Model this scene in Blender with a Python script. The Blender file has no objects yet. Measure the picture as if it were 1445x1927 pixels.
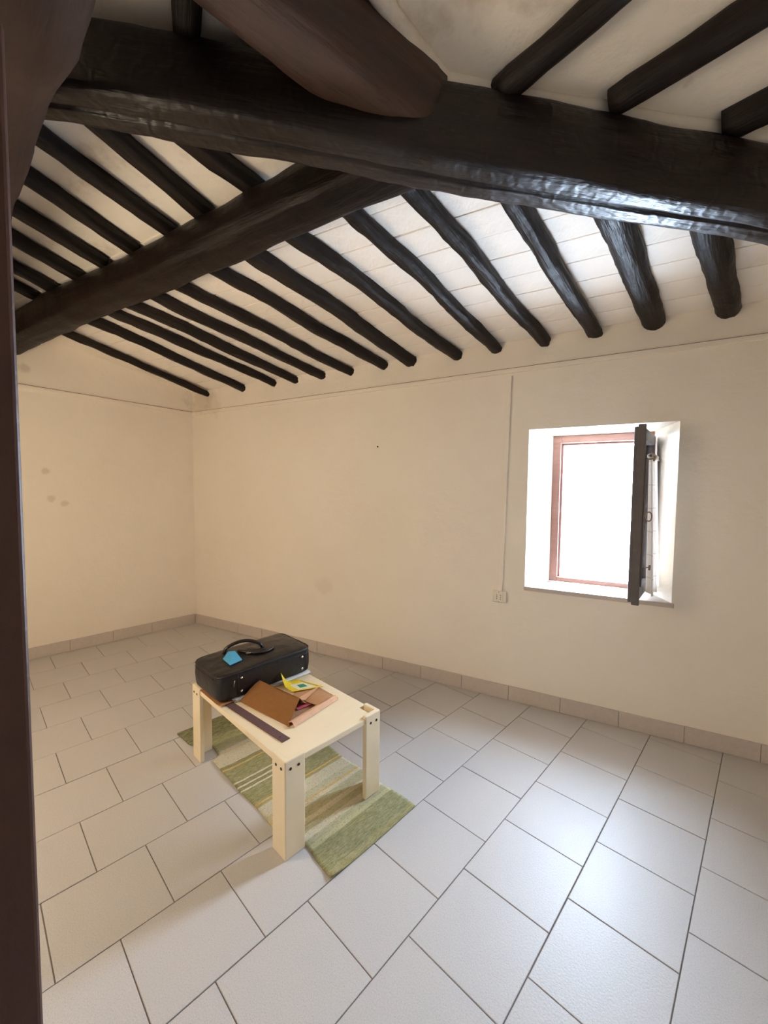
import bpy, bmesh, math, random
from mathutils import Vector, Matrix, noise
random.seed(7)
SC = bpy.context.scene
COL = SC.collection
V = Vector

# ------------------------------------------------------------------ camera
cam = bpy.data.cameras.new('camera')
cam.sensor_fit = 'VERTICAL'
cam.sensor_height = 36.0
cam.lens = 760.84 / 1927.0 * 36.0
cam.clip_start = 0.02
co = bpy.data.objects.new('camera', cam)
COL.objects.link(co)
RIGHT, DOWN, FWD = V((.8811, .4728, .0093)), V((.0341, -.0440, -.9984)), V((-.4717, .8801, -.0548))
m = Matrix.Identity(4)
for i in range(3):
    m[i][0] = RIGHT[i]; m[i][1] = -DOWN[i]; m[i][2] = -FWD[i]
m.translation = V((0, 0, 1.474))
co.matrix_world = m
SC.camera = co

# ------------------------------------------------------------------ world, exposure
world = bpy.data.worlds.new('World')
SC.world = world
world.use_nodes = True
bg = world.node_tree.nodes['Background']
bg.inputs[0].default_value = (0.61, 0.78, 1.0, 1)
bg.inputs[1].default_value = 19.5
vs = SC.view_settings
vs.view_transform = 'Standard'
vs.look = 'None'
vs.exposure = 2.15
vs.gamma = 1.0
vs.use_curve_mapping = False
SC.cycles.max_bounces = 12
SC.cycles.diffuse_bounces = 10
SC.cycles.glossy_bounces = 4
SC.cycles.caustics_reflective = False
SC.cycles.caustics_refractive = False
# sampling portal in the only window: guides sky light, emits nothing itself
pl = bpy.data.lights.new('window_portal', 'AREA')
pl.shape = 'RECTANGLE'; pl.size = 0.62; pl.size_y = 1.05
pl.cycles.is_portal = True
po = bpy.data.objects.new('window_portal', pl)
po.location = (-0.01, 3.24, 1.35)
po.rotation_euler = (math.radians(-90), 0, 0)
COL.objects.link(po)

# ------------------------------------------------------------------ material helpers
def mat(name, base, rough=.6, spec=.5, metal=0.0):
    mt = bpy.data.materials.new(name)
    mt.use_nodes = True
    nt = mt.node_tree
    b = nt.nodes['Principled BSDF']
    b.inputs['Base Color'].default_value = (*base, 1)
    b.inputs['Roughness'].default_value = rough
    b.inputs['Specular IOR Level'].default_value = spec
    b.inputs['Metallic'].default_value = metal
    return mt, nt, b

def tex_noise(nt, scale, detail=4, rough=.55, vec=None, stretch=None):
    n = nt.nodes.new('ShaderNodeTexNoise')
    n.inputs['Scale'].default_value = scale
    n.inputs['Detail'].default_value = detail
    n.inputs['Roughness'].default_value = rough
    tc = nt.nodes.new('ShaderNodeTexCoord')
    src = tc.outputs[vec or 'Object']
    if stretch:
        mp = nt.nodes.new('ShaderNodeMapping')
        mp.inputs['Scale'].default_value = stretch
        nt.links.new(src, mp.inputs['Vector'])
        src = mp.outputs[0]
    nt.links.new(src, n.inputs['Vector'])
    return n

def ramp(nt, fac, stops):
    r = nt.nodes.new('ShaderNodeValToRGB')
    e = r.color_ramp.elements
    while len(e) < len(stops):
        e.new(.5)
    for el, (p, c) in zip(e, stops):
        el.position = p
        el.color = (*c, 1)
    nt.links.new(fac, r.inputs[0])
    return r

def bump(nt, b, height, strength, dist=.01, prev=None):
    bp = nt.nodes.new('ShaderNodeBump')
    bp.inputs['Strength'].default_value = strength
    bp.inputs['Distance'].default_value = dist
    nt.links.new(height, bp.inputs['Height'])
    if prev:
        nt.links.new(prev.outputs[0], bp.inputs['Normal'])
    nt.links.new(bp.outputs[0], b.inputs['Normal'])
    return bp

def mixc(nt, fac, a, b_):
    n = nt.nodes.new('ShaderNodeMix')
    n.data_type = 'RGBA'
    for sock, val in ((n.inputs[0], fac), (n.inputs[6], a), (n.inputs[7], b_)):
        if isinstance(val, (int, float)):
            sock.default_value = val
        elif isinstance(val, tuple):
            sock.default_value = (*val, 1)
        else:
            nt.links.new(val, sock)
    return n.outputs[2]

def mathn(nt, op, a, b_=None):
    n = nt.nodes.new('ShaderNodeMath')
    n.operation = op
    for i, val in enumerate((a, b_)):
        if val is None:
            continue
        if isinstance(val, (int, float)):
            n.inputs[i].default_value = val
        else:
            nt.links.new(val, n.inputs[i])
    return n.outputs[0]

def plaster(name, c1, c2, stains=(), bumpy=.25, stain_col=(.36, .24, .13), grime=0.0):
    """Painted lime plaster, coordinates in world metres; stains = (x, y, z, radius, strength)."""
    mt, nt, b = mat(name, c1, .85, .25)
    n1 = tex_noise(nt, 1.3, 5, .6)
    r = ramp(nt, n1.outputs[0], [(.32, c2), (.66, c1)])
    col = r.outputs[0]
    ns = tex_noise(nt, 9, 4, .6)
    geo = nt.nodes.new('ShaderNodeNewGeometry')
    for (x, y, z, rad, st) in stains:
        d = nt.nodes.new('ShaderNodeVectorMath')
        d.operation = 'DISTANCE'
        nt.links.new(geo.outputs['Position'], d.inputs[0])
        d.inputs[1].default_value = (x, y, z)
        q = mathn(nt, 'DIVIDE', d.outputs['Value'], rad)
        q = mathn(nt, 'ADD', q, mathn(nt, 'MULTIPLY', mathn(nt, 'SUBTRACT', ns.outputs[0], .5), 1.6))
        mr = nt.nodes.new('ShaderNodeMapRange')
        mr.inputs[1].default_value = .55; mr.inputs[2].default_value = 1.0
        mr.inputs[3].default_value = st; mr.inputs[4].default_value = 0
        nt.links.new(q, mr.inputs[0])
        col = mixc(nt, mr.outputs[0], col, stain_col)
    if grime:
        ng = tex_noise(nt, 3.2, 6, .65)
        mr = nt.nodes.new('ShaderNodeMapRange')
        mr.inputs[1].default_value = .56; mr.inputs[2].default_value = .74
        mr.inputs[4].default_value = grime
        nt.links.new(ng.outputs[0], mr.inputs[0])
        col = mixc(nt, mr.outputs[0], col, stain_col)
    nt.links.new(col, b.inputs['Base Color'])
    nb = tex_noise(nt, 7, 5, .6)
    b1 = bump(nt, b, nb.outputs[0], bumpy, .03)
    nf = tex_noise(nt, 90, 3, .6)
    bump(nt, b, nf.outputs[0], bumpy * .5, .004, b1)
    return mt

M = {}
M['wall'] = plaster('wall_plaster', (.87, .80, .705), (.84, .765, .66),
                    stains=[(-3.72, 2.878, 2.44, .20, .26), (-3.55, 2.878, 2.36, .15, .18), (-3.78, 2.75, 2.5, .12, .25),
                            (-4.205, 1.691, 1.605, .035, .3), (-4.195, 1.726, 1.377, .035, .25), (-4.17, 1.81, 1.33, .03, .25),
                            (-4.236, 1.59, 2.45, .05, .3), (-2.15, 2.878, .62, .10, .10)])
M['ceil'] = plaster('ceiling_plaster', (.90, .84, .75), (.87, .80, .70), bumpy=.3, grime=.55,
                    stains=[(.12, 1.56, 2.81, .06, .9), (.2, 1.62, 2.8, .05, .8), (-.25, 1.05, 2.9, .25, .35), (-3.6, 2.7, 2.56, .2, .4)])
M['ceil_brick'] = plaster('whitewashed_brick', (.91, .85, .78), (.88, .815, .73), bumpy=.35)
M['reveal'] = plaster('white_reveal', (.86, .83, .77), (.80, .77, .72), bumpy=.2)
M['sill'] = mat('sill_stone', (.55, .47, .41), .55)[0]

def floor_tile_mat():
    mt, nt, b = mat('floor_tile', (.54, .52, .50), .42, .32)
    n = tex_noise(nt, 260, 3, .7)
    r = ramp(nt, n.outputs[0], [(.30, (.42, .40, .385)), (.45, (.525, .505, .49)), (.62, (.565, .545, .53)), (.75, (.61, .59, .575))])
    oi = nt.nodes.new('ShaderNodeObjectInfo')
    f = mathn(nt, 'MULTIPLY', oi.outputs['Random'], .10)
    col = mixc(nt, f, r.outputs[0], (.45, .42, .40))
    nt.links.new(col, b.inputs['Base Color'])
    nb = tex_noise(nt, 150, 3, .6)
    bump(nt, b, nb.outputs[0], .16, .004)
    return mt
M['tile'] = floor_tile_mat()
M['grout'] = mat('grout', (.20, .165, .14), .9)[0]

def wood_mat(name, dark, light, rough=.5, gscale=1.0, bmp=.5, spec=.5, adze=False):
    mt, nt, b = mat(name, dark, rough, spec)
    n1 = tex_noise(nt, 9 * gscale, 6, .65, stretch=(.12, 1, 1))
    n2 = tex_noise(nt, 3.5 * gscale, 4, .6)
    f = mathn(nt, 'ADD', mathn(nt, 'MULTIPLY', n1.outputs[0], .6), mathn(nt, 'MULTIPLY', n2.outputs[0], .4))
    r = ramp(nt, f, [(.36, dark), (.68, light)])
    nt.links.new(r.outputs[0], b.inputs['Base Color'])
    n3 = tex_noise(nt, 26 * gscale, 5, .6, stretch=(.1, 1, 1))
    b1 = bump(nt, b, n3.outputs[0], bmp, .02)
    n4 = tex_noise(nt, 14 * gscale, 2, .5, stretch=(.9, .8, .8))
    b2 = bump(nt, b, n4.outputs[0], bmp * .5, .02, b1)
    if adze:                                            # slanting tool marks left by the adze
        w = nt.nodes.new('ShaderNodeTexWave')
        w.inputs['Scale'].default_value = 5.5
        w.inputs['Distortion'].default_value = 11.0
        w.inputs['Detail'].default_value = 2.0
        w.inputs['Detail Scale'].default_value = 2.2
        tcw = nt.nodes.new('ShaderNodeTexCoord')
        mpw = nt.nodes.new('ShaderNodeMapping')
        mpw.inputs['Rotation'].default_value = (0, 0, .7)
        nt.links.new(tcw.outputs['Object'], mpw.inputs['Vector'])
        nt.links.new(mpw.outputs[0], w.inputs['Vector'])
        bump(nt, b, w.outputs[0], .13, .010, b2)
    rr = ramp(nt, n2.outputs[0], [(.3, (rough - .08,) * 3), (.7, (rough + .14,) * 3)])
    nt.links.new(rr.outputs[0], b.inputs['Roughness'])
    return mt
M['beam'] = wood_mat('dark_stained_beam', (.0045, .0025, .0017), (.018, .0095, .0065), .36, 1.0, .35, .42, True)
M['beam_plain'] = wood_mat('dark_stained_log', (.004, .0021, .0014), (.017, .0085, .0055), .46, 1.0, .5, .18)
M['beam_rough'] = wood_mat('rough_reddish_log', (.014, .0060, .0034), (.050, .023, .013), .6, .8, .35, .2)
M['beam_red'] = wood_mat('reddish_brown_beam', (.028, .013, .0085), (.085, .045, .030), .5, .8)
M['rafter'] = wood_mat('dark_rafter', (.006, .004, .0032), (.022, .0135, .010), .44, 1.3, .5, .28)
M['door'] = wood_mat('dark_door_wood', (.050, .016, .008), (.075, .026, .013), .45, .6, .15)
M['frame'] = wood_mat('window_frame_wood', (.27, .14, .11), (.36, .20, .16), .5, 1.5, .2)
M['sash'] = wood_mat('sash_wood', (.085, .072, .072), (.13, .108, .102), .5, 1.5, .2)
M['table'] = wood_mat('pale_lacquered_wood', (.80, .66, .44), (.85, .73, .52), .42, .9, .04)
M['hole'] = mat('dark_bolt', (.025, .012, .008), .5)[0]
M['gap_shade'] = mat('ledge_gap_shade', (.33, .22, .13), .9)[0]  # brown that stands in for the shadow in the gap above the ledges
M['plastic'] = mat('ivory_plastic', (.80, .74, .63), .45)[0]
M['black'] = mat('black_hole', (.01, .01, .01), .7)[0]
M['metal'] = mat('dull_brass', (.30, .23, .17), .4, .5, .8)[0]
M['chrome'] = mat('bright_stud', (.75, .70, .62), .22, .5, 1.0)[0]

def leather():
    mt, nt, b = mat('black_leather', (.011, .008, .0075), .36, .5)
    n = tex_noise(nt, 160, 3, .6)
    b1 = bump(nt, b, n.outputs[0], .25, .002)
    n2 = tex_noise(nt, 11, 4, .6)
    bump(nt, b, n2.outputs[0], .35, .02, b1)
    return mt
M['leather'] = leather()

def paper(name, c, rough=.8, var=.06):
    mt, nt, b = mat(name, c, rough, .25)
    n = tex_noise(nt, 40, 4, .6)
    d = tuple(x * (1 - var * 2) for x in c)
    r = ramp(nt, n.outputs[0], [(.3, d), (.7, c)])
    nt.links.new(r.outputs[0], b.inputs['Base Color'])
    return mt
M['skirt'] = paper('skirting_tile', (.60, .525, .47), .5, .04)
M['kraft'] = paper('kraft_paper', (.30, .135, .042))
M['peach'] = paper('peach_card', (.74, .43, .26))
M['tan'] = paper('tan_card', (.48, .25, .12))
M['orange_card'] = paper('orange_brown_card', (.42, .19, .07))
M['white'] = paper('white_paper', (.82, .81, .79), var=.02)
M['yellow'] = paper('yellow_paper', (.85, .62, .03))
M['ivory'] = paper('ivory_label', (.80, .74, .58))
M['green'] = paper('green_label', (.05, .26, .13))
M['pink'] = paper('pink_card', (.70, .12, .15))
M['mauve'] = paper('mauve_strip', (.135, .075, .075), .55)
M['blue'] = paper('blue_tag', (.08, .40, .68), .45)

def curtain_mat():
    mt, nt, b = mat('cream_curtain', (.86, .80, .72), .9, .1)
    tc = nt.nodes.new('ShaderNodeTexCoord')
    sx = nt.nodes.new('ShaderNodeSeparateXYZ')
    nt.links.new(tc.outputs['Object'], sx.inputs[0])
    fr = mathn(nt, 'FRACT', mathn(nt, 'MULTIPLY', sx.outputs[2], 7.7))
    ln = mathn(nt, 'LESS_THAN', fr, .05)
    col = mixc(nt, ln, (.86, .80, .72), (.62, .53, .44))
    nt.links.new(col, b.inputs['Base Color'])
    tr = nt.nodes.new('ShaderNodeBsdfTranslucent')
    tr.inputs[0].default_value = (.86, .80, .72, 1)
    mx = nt.nodes.new('ShaderNodeMixShader')
    mx.inputs[0].default_value = .35
    nt.links.new(b.outputs[0], mx.inputs[1]); nt.links.new(tr.outputs[0], mx.inputs[2])
    nt.links.new(mx.outputs[0], nt.nodes['Material Output'].inputs[0])
    return mt
M['curtain'] = curtain_mat()

def glass_mat():
    mt = bpy.data.materials.new('window_glass')
    mt.use_nodes = True
    nt = mt.node_tree
    nt.nodes.clear()
    out = nt.nodes.new('ShaderNodeOutputMaterial')
    t = nt.nodes.new('ShaderNodeBsdfTransparent')
    g = nt.nodes.new('ShaderNodeBsdfGlossy')
    g.inputs['Roughness'].default_value = .02
    fr = nt.nodes.new('ShaderNodeFresnel')
    fr.inputs[0].default_value = 1.45
    mx = nt.nodes.new('ShaderNodeMixShader')
    nt.links.new(fr.outputs[0], mx.inputs[0])
    nt.links.new(t.outputs[0], mx.inputs[1]); nt.links.new(g.outputs[0], mx.inputs[2])
    nt.links.new(mx.outputs[0], out.inputs[0])
    return mt
M['glass'] = glass_mat()

# rug: woven bands across its length (local y = length in metres from the near end)
def rug_mat():
    mt, nt, b = mat('woven_rug', (.3, .3, .1), .95, .1)
    tc = nt.nodes.new('ShaderNodeTexCoord')
    sx = nt.nodes.new('ShaderNodeSeparateXYZ')
    nt.links.new(tc.outputs['Object'], sx.inputs[0])
    wob = tex_noise(nt, 14, 3, .6)
    y = mathn(nt, 'ADD', sx.outputs[1], mathn(nt, 'MULTIPLY', mathn(nt, 'SUBTRACT', wob.outputs[0], .5), .012))
    L = 1.40
    fac = mathn(nt, 'DIVIDE', y, L)
    G, G2, C1, C2, O, W, D = (.285, .275, .115), (.235, .225, .09), (.62, .58, .44), (.43, .41, .25), (.66, .43, .13), (.74, .70, .55), (.13, .14, .055)
    bands = [(0, (.36, .32, .13)), (.022, G), (.145, (.52, .50, .27)), (.165, C2), (.20, C1), (.235, C2), (.27, C1), (.30, C2), (.355, C1),
             (.375, O), (.388, (.52, .50, .33)), (.43, C1), (.50, (.36, .32, .12)), (.515, O), (.53, G), (.645, W), (.656, G2), (.677, W), (.688, G2), (.712, W), (.724, G),
             (.84, O), (.85, G2), (.88, C1), (.985, O), (.995, C1), (1.02, C2)]
    # second ramp for the far end
    r = nt.nodes.new('ShaderNodeValToRGB')
    r.color_ramp.interpolation = 'CONSTANT'
    e = r.color_ramp.elements
    while len(e) < len(bands):
        e.new(.5)
    for el, (p, c) in zip(e, bands):
        el.position = p / L
        el.color = (*c, 1)
    nt.links.new(fac, r.inputs[0])
    far = ramp(nt, fac, [(1.03 / L, C2), (1.10 / L, (.36, .36, .17)), (1.17 / L, (.17, .18, .07)), (1.22 / L, D)])
    sel = mathn(nt, 'GREATER_THAN', fac, 1.03 / L)
    col = mixc(nt, sel, r.outputs[0], far.outputs[0])
    thread = tex_noise(nt, 120, 3, .7, stretch=(.25, 1.5, 1))
    col = mixc(nt, mathn(nt, 'MULTIPLY', mathn(nt, 'SUBTRACT', thread.outputs[0], .38), 1.5), col, (.66, .61, .45))
    n2 = tex_noise(nt, 220, 2, .6)
    col = mixc(nt, mathn(nt, 'MULTIPLY', mathn(nt, 'GREATER_THAN', n2.outputs[0], .60), .45), col, (.15, .13, .05))
    nt.links.new(col, b.inputs['Base Color'])
    wv = nt.nodes.new('ShaderNodeTexWave')
    wv.inputs['Scale'].default_value = 60
    wv.bands_direction = 'Y'
    wv.inputs['Distortion'].default_value = 1.5
    nt.links.new(tc.outputs['Object'], wv.inputs['Vector'])
    b1 = bump(nt, b, wv.outputs[0], .5, .004)
    bump(nt, b, thread.outputs[0], .5, .004, b1)
    return mt
M['rug'] = rug_mat()

# ------------------------------------------------------------------ mesh helpers
def link(name, bm, material=None, parent=None, smooth=False, mw=None):
    me = bpy.data.meshes.new(name)
    bmesh.ops.recalc_face_normals(bm, faces=bm.faces[:])
    bm.to_mesh(me)
    bm.free()
    if smooth:
        for p in me.polygons:
            p.use_smooth = True
    o = bpy.data.objects.new(name, me)
    COL.objects.link(o)
    if material:
        me.materials.append(M[material] if isinstance(material, str) else material)
    if mw is not None:
        o.matrix_world = mw
    if parent:
        o.parent = parent
    return o

def empty(name, mw=None, parent=None):
    o = bpy.data.objects.new(name, None)
    o.empty_display_size = .05
    COL.objects.link(o)
    if parent:
        o.parent = parent
    if mw is not None:
        o.matrix_world = mw
    return o

def tag(o, label=None, cat=None, group=None, kind=None):
    if label: o['label'] = label
    if cat: o['category'] = cat
    if group: o['group'] = group
    if kind: o['kind'] = kind
    return o

def prism(bm, poly, z0, z1):
    """vertical prism over a plan polygon; z0/z1 numbers or functions of (x, y)."""
    f0 = z0 if callable(z0) else (lambda x, y: z0)
    f1 = z1 if callable(z1) else (lambda x, y: z1)
    a = [bm.verts.new((x, y, f0(x, y))) for x, y in poly]
    b = [bm.verts.new((x, y, f1(x, y))) for x, y in poly]
    n = len(poly)
    bm.faces.new(a[::-1]); bm.faces.new(b)
    for i in range(n):
        bm.faces.new((a[i], a[(i + 1) % n], b[(i + 1) % n], b[i]))
    return bm

def box(bm, x0, x1, y0, y1, z0, z1):
    return prism(bm, [(x0, y0), (x1, y0), (x1, y1), (x0, y1)], z0, z1)

def bevel(bm, w, seg=2, edges=None):
    bmesh.ops.remove_doubles(bm, verts=bm.verts[:], dist=1e-5)
    bmesh.ops.recalc_face_normals(bm, faces=bm.faces[:])
    bmesh.ops.bevel(bm, geom=edges or bm.edges[:], offset=w, segments=seg, affect='EDGES', profile=.5)
    return bm

def tube(bm, pts, r, n=8, caps=True):
    rings = []
    pts = [V(p) for p in pts]
    up = V((0, 0, 1))
    for i, p in enumerate(pts):
        t = (pts[min(i + 1, len(pts) - 1)] - pts[max(i - 1, 0)]).normalized()
        s = t.cross(up)
        if s.length < 1e-3:
            s = t.cross(V((1, 0, 0)))
        s.normalize()
        w = s.cross(t)
        rr = r[i] if isinstance(r, (list, tuple)) else r
        rx, ry = rr if isinstance(rr, tuple) else (rr, rr)
        rings.append([bm.verts.new(p + s * (rx * math.cos(2 * math.pi * k / n)) + w * (ry * math.sin(2 * math.pi * k / n))) for k in range(n)])
    for a, b in zip(rings, rings[1:]):
        for k in range(n):
            bm.faces.new((a[k], a[(k + 1) % n], b[(k + 1) % n], b[k]))
    if caps:
        bm.faces.new(rings[0][::-1]); bm.faces.new(rings[-1])
    return bm

def disc(bm, c, normal, r, h, n=14):
    """short cylinder standing on c along normal."""
    q = V(normal).normalized().to_track_quat('Z', 'Y')
    a = [bm.verts.new(V(c) + q @ V((r * math.cos(2 * math.pi * k / n), r * math.sin(2 * math.pi * k / n), 0))) for k in range(n)]
    b = [bm.verts.new(V(c) + q @ V((r * .9 * math.cos(2 * math.pi * k / n), r * .9 * math.sin(2 * math.pi * k / n), h))) for k in range(n)]
    bm.faces.new(a[::-1]); bm.faces.new(b)
    for k in range(n):
        bm.faces.new((a[k], a[(k + 1) % n], b[(k + 1) % n], b[k]))
    return bm

def sheet(bm, fn, nu, nv, th):
    """thin curved sheet: fn(u, v) -> point, extruded downwards by th."""
    top = [[bm.verts.new(fn(i / nu, j / nv)) for j in range(nv + 1)] for i in range(nu + 1)]
    bot = [[bm.verts.new(V(fn(i / nu, j / nv)) - V((0, 0, th))) for j in range(nv + 1)] for i in range(nu + 1)]
    for i in range(nu):
        for j in range(nv):
            bm.faces.new((top[i][j], top[i + 1][j], top[i + 1][j + 1], top[i][j + 1]))
            bm.faces.new((bot[i][j], bot[i][j + 1], bot[i + 1][j + 1], bot[i + 1][j]))
    for i in range(nu):
        bm.faces.new((top[i][0], bot[i][0], bot[i + 1][0], top[i + 1][0]))
        bm.faces.new((top[i][nv], top[i + 1][nv], bot[i + 1][nv], bot[i][nv]))
    for j in range(nv):
        bm.faces.new((top[0][j], top[0][j + 1], bot[0][j + 1], bot[0][j]))
        bm.faces.new((top[nu][j], bot[nu][j], bot[nu][j + 1], top[nu][j + 1]))
    return bm

def bilin(c00, c10, c11, c01):
    c00, c10, c11, c01 = map(V, (c00, c10, c11, c01))
    return lambda u, v: (c00 * (1 - u) + c10 * u) * (1 - v) + (c01 * (1 - u) + c11 * u) * v

def timber(name, P0, P1, ry, rz, material, seed=0, wob=.01, rough=.006, exp=2.0, n=20, step=.06,
           taper=(1.0, 1.0), sag=0.0, groove=None, side=0.0, knots=()):
    """hewn timber or pole from P0 to P1; local X runs along it. exp 2 = round, 5 = squared."""
    P0, P1 = V(P0), V(P1)
    X = (P1 - P0); L = X.length; X.normalize()
    Y = V((0, 0, 1)).cross(X).normalized()
    Z = X.cross(Y)
    mw = Matrix.Identity(4)
    for i in range(3):
        mw[i][0] = X[i]; mw[i][1] = Y[i]; mw[i][2] = Z[i]
    mw.translation = P0
    bm = bmesh.new()
    ns = max(6, int(L / step))
    rings = []
    so = seed * 17.31
    for i in range(ns + 1):
        t = i / ns
        x = t * L
        cy = wob * noise.noise((x * 1.7 + so, 3.1, so)) * 1.6 + side * math.sin(math.pi * t)
        cz = wob * .6 * noise.noise((x * 1.5 + so, 9.7, so)) - sag * math.sin(math.pi * t)
        k = taper[0] * (1 - t) + taper[1] * t
        k *= 1 + .08 * noise.noise((x * 2.3 + so, 1.5, 4.4))
        for (kx, ka, kw) in knots:
            k *= 1 + ka * math.exp(-((x - kx) / kw) ** 2)
        if i in (0, ns):
            k *= .93
        ring = []
        for j in range(n):
            th = 2 * math.pi * j / n
            c, s = math.cos(th), math.sin(th)
            rad = (abs(c) ** exp + abs(s) ** exp) ** (-1.0 / exp)
            py = ry * c * rad * k
            pz = rz * s * rad * k
            d = 1 + (rough / max(ry, rz)) * (noise.noise((x * 5 + so, c * 1.7, s * 1.7)) + .6 * noise.noise((x * 13 + so, c * 3, s * 3)))
            if groove and j in groove[0]:
                d *= 1 - groove[1] * (.5 + .5 * min(1, max(0, noise.noise((x * 1.1 + so, 7, 7)) * 3 + .6)))
            ring.append(bm.verts.new((x, cy + py * d, cz + pz * d)))
        rings.append(ring)
    for a, b in zip(rings, rings[1:]):
        for j in range(n):
            bm.faces.new((a[j], a[(j + 1) % n], b[(j + 1) % n], b[j]))
    bm.faces.new(rings[0][::-1]); bm.faces.new(rings[-1])
    o = link(name, bm, material, smooth=True, mw=mw)
    return o

# ------------------------------------------------------------------ plan of the room
U = V((.270, .963)); K = V((-.963, .270))          # floor-grid directions: towards window wall / to the left
YW = 2.878
CW = V((-3.872, YW))                                # far left corner
NW0 = V((-.75, -.55))                               # point on the near wall (door hinge)
RW0 = V((1.95, YW))                                 # far right corner (out of view)
def isect(p, d, q, e):
    den = d.x * e.y - d.y * e.x
    t = ((q.x - p.x) * e.y - (q.y - p.y) * e.x) / den
    return p + d * t
NL = isect(CW, U, NW0, K)
NR = isect(RW0, U, NW0, K)
ROOM = [NL, NR, RW0, CW]                            # counter-clockwise
SLOPE = .2066
def z_raft(y, z0=2.42): return z0 + SLOPE * (YW - y)      # underside plane of the rafters
def z_ceil(x, y): return z_raft(y) + .072
F_PX = 760.84
def px_ray(px, py):
    return RIGHT * ((px - 722.5) / F_PX) + DOWN * ((py - 963.5) / F_PX) + FWD
def px_raft(px, py, z0=2.42):
    """point of the sloping plane (rafter underside height z0 at the wall) seen at a pixel."""
    d = px_ray(px, py); c = V((0, 0, 1.474))
    t = (z0 + SLOPE * YW - c.z) / (d.z + SLOPE * d.y)
    return c + d * t

# ---- floor slab and tiles
bm = bmesh.new()
prism(bm, [(p.x, p.y) for p in (NL - U * .3 + K * .3, NR - U * 1.9 - K * .3, RW0 + U * .5 - K * .3, CW + U * .5 + K * .3)], -.12, -.0035)
floor = tag(link('floor', bm, 'grout'), 'pale grey tiled floor laid in half-offset rows', kind='structure')

def clip(poly, a, b):
    out = []
    def side(p): return (b.x - a.x) * (p.y - a.y) - (b.y - a.y) * (p.x - a.x)
    for i in range(len(poly)):
        p, q = poly[i], poly[(i + 1) % len(poly)]
        sp, sq = side(p), side(q)
        if sp >= 0: out.append(p)
        if (sp > 0) != (sq > 0) and abs(sp - sq) > 1e-12:
            out.append(p + (q - p) * (sp / (sp - sq)))
    return out
def area(p):
    return abs(sum(p[i].x * p[(i + 1) % len(p)].y - p[(i + 1) % len(p)].x * p[i].y for i in range(len(p)))) / 2
def tile_mesh(pts, h=.008, ch=.0016):
    bm = bmesh.new()
    c = sum(pts, V((0, 0))) / len(pts)
    def ins(d):
        o = []
        n = len(pts)
        for i in range(n):
            p, a, b = pts[i], pts[i - 1], pts[(i + 1) % n]
            e1, e2 = (p - a).normalized(), (b - p).normalized()
            n1, n2 = V((-e1.y, e1.x)), V((-e2.y, e2.x))
            bis = n1 + n2
            if bis.length < .2: o.append(p.copy()); continue
            bis.normalize()
            o.append(p + bis * min(d / max(bis.dot(n1), .35), .01))
        return o
    lo, hi = ins(0), ins(ch)
    n = len(pts)
    a = [bm.verts.new((p.x, p.y, -h)) for p in lo]
    b = [bm.verts.new((p.x, p.y, -ch * .6)) for p in lo]
    d = [bm.verts.new((p.x, p.y, 0)) for p in hi]
    bm.faces.new(d)
    for r0, r1 in ((a, b), (b, d)):
        for i in range(n):
            bm.faces.new((r0[i], r0[(i + 1) % n], r1[(i + 1) % n], r1[i]))
    return bm
S = .333
G0 = V((.488, 2.259))
T = -U                                              # t runs towards the viewer
gap = .0018
full = None
for j in range(-6, 16):
    off = 0.0 if j % 2 else .5
    for i in range(-8, 14):
        t0 = i + off
        c = G0 + K * (S * (j + .5)) + T * (S * (t0 + .5))
        hs = S / 2 - gap
        quad = [c + U * sx * hs + K * sy * hs for sx, sy in ((-1, 1), (-1, -1), (1, -1), (1, 1))]
        if area(quad) and sum(quad[q].x * quad[(q + 1) % 4].y - quad[(q + 1) % 4].x * quad[q].y for q in range(4)) < 0:
            quad.reverse()
        pc = quad
        for q in range(4):
            pc = clip(pc, ROOM[q], ROOM[(q + 1) % 4])
            if len(pc) < 3: break
        if len(pc) < 3 or area(pc) < .0006: continue
        if area(pc) > area(quad) * .9999:
            if full is None:
                o = link('tile', tile_mesh([p - c for p in quad]), 'tile')
                full = o.data
            else:
                o = bpy.data.objects.new('tile', full); COL.objects.link(o)
        else:
            o = link('tile', tile_mesh([p - c for p in pc]), 'tile')
        o.location = (c.x, c.y, random.uniform(-.0006, .0006))
        o.parent = floor

# ---- walls
WT = .5
FX0, FX1, FZ0, FZ1, FY = -.313, .291, .826, 1.866, 3.13      # window frame opening
OX0, OX1, OZ0, OZ1 = -.441, .387, .822, 1.886                # opening at the wall face
ztop = lambda x, y: z_ceil(x, min(y, YW)) + .05
bm = bmesh.new()
lw = CW + U * .4 + K * .2; rw = RW0 + U * .4 - K * .2
prism(bm, [(CW.x - .3, YW), (OX0, YW), (FX0, FY), (FX0, YW + WT), (CW.x - .3, YW + WT)], -.1, ztop)
prism(bm, [(OX1, YW), (RW0.x + .4, YW), (RW0.x + .4, YW + WT), (FX1, YW + WT), (FX1, FY)], -.1, ztop)
prism(bm, [(OX0, YW), (OX1, YW), (FX1, FY), (FX1, YW + WT), (FX0, YW + WT), (FX0, FY)], -.1, OZ0 - .024)
prism(bm, [(OX0, YW), (OX1, YW), (FX1, FY), (FX1, YW + WT), (FX0, YW + WT), (FX0, FY)],
      lambda x, y: OZ1 + (FZ1 - OZ1) * min(1, (y - YW) / (FY - YW)), ztop)
wall_window = tag(link('wall_window', bm, 'wall'), 'cream plastered wall with the deep window niche', kind='structure')

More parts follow.
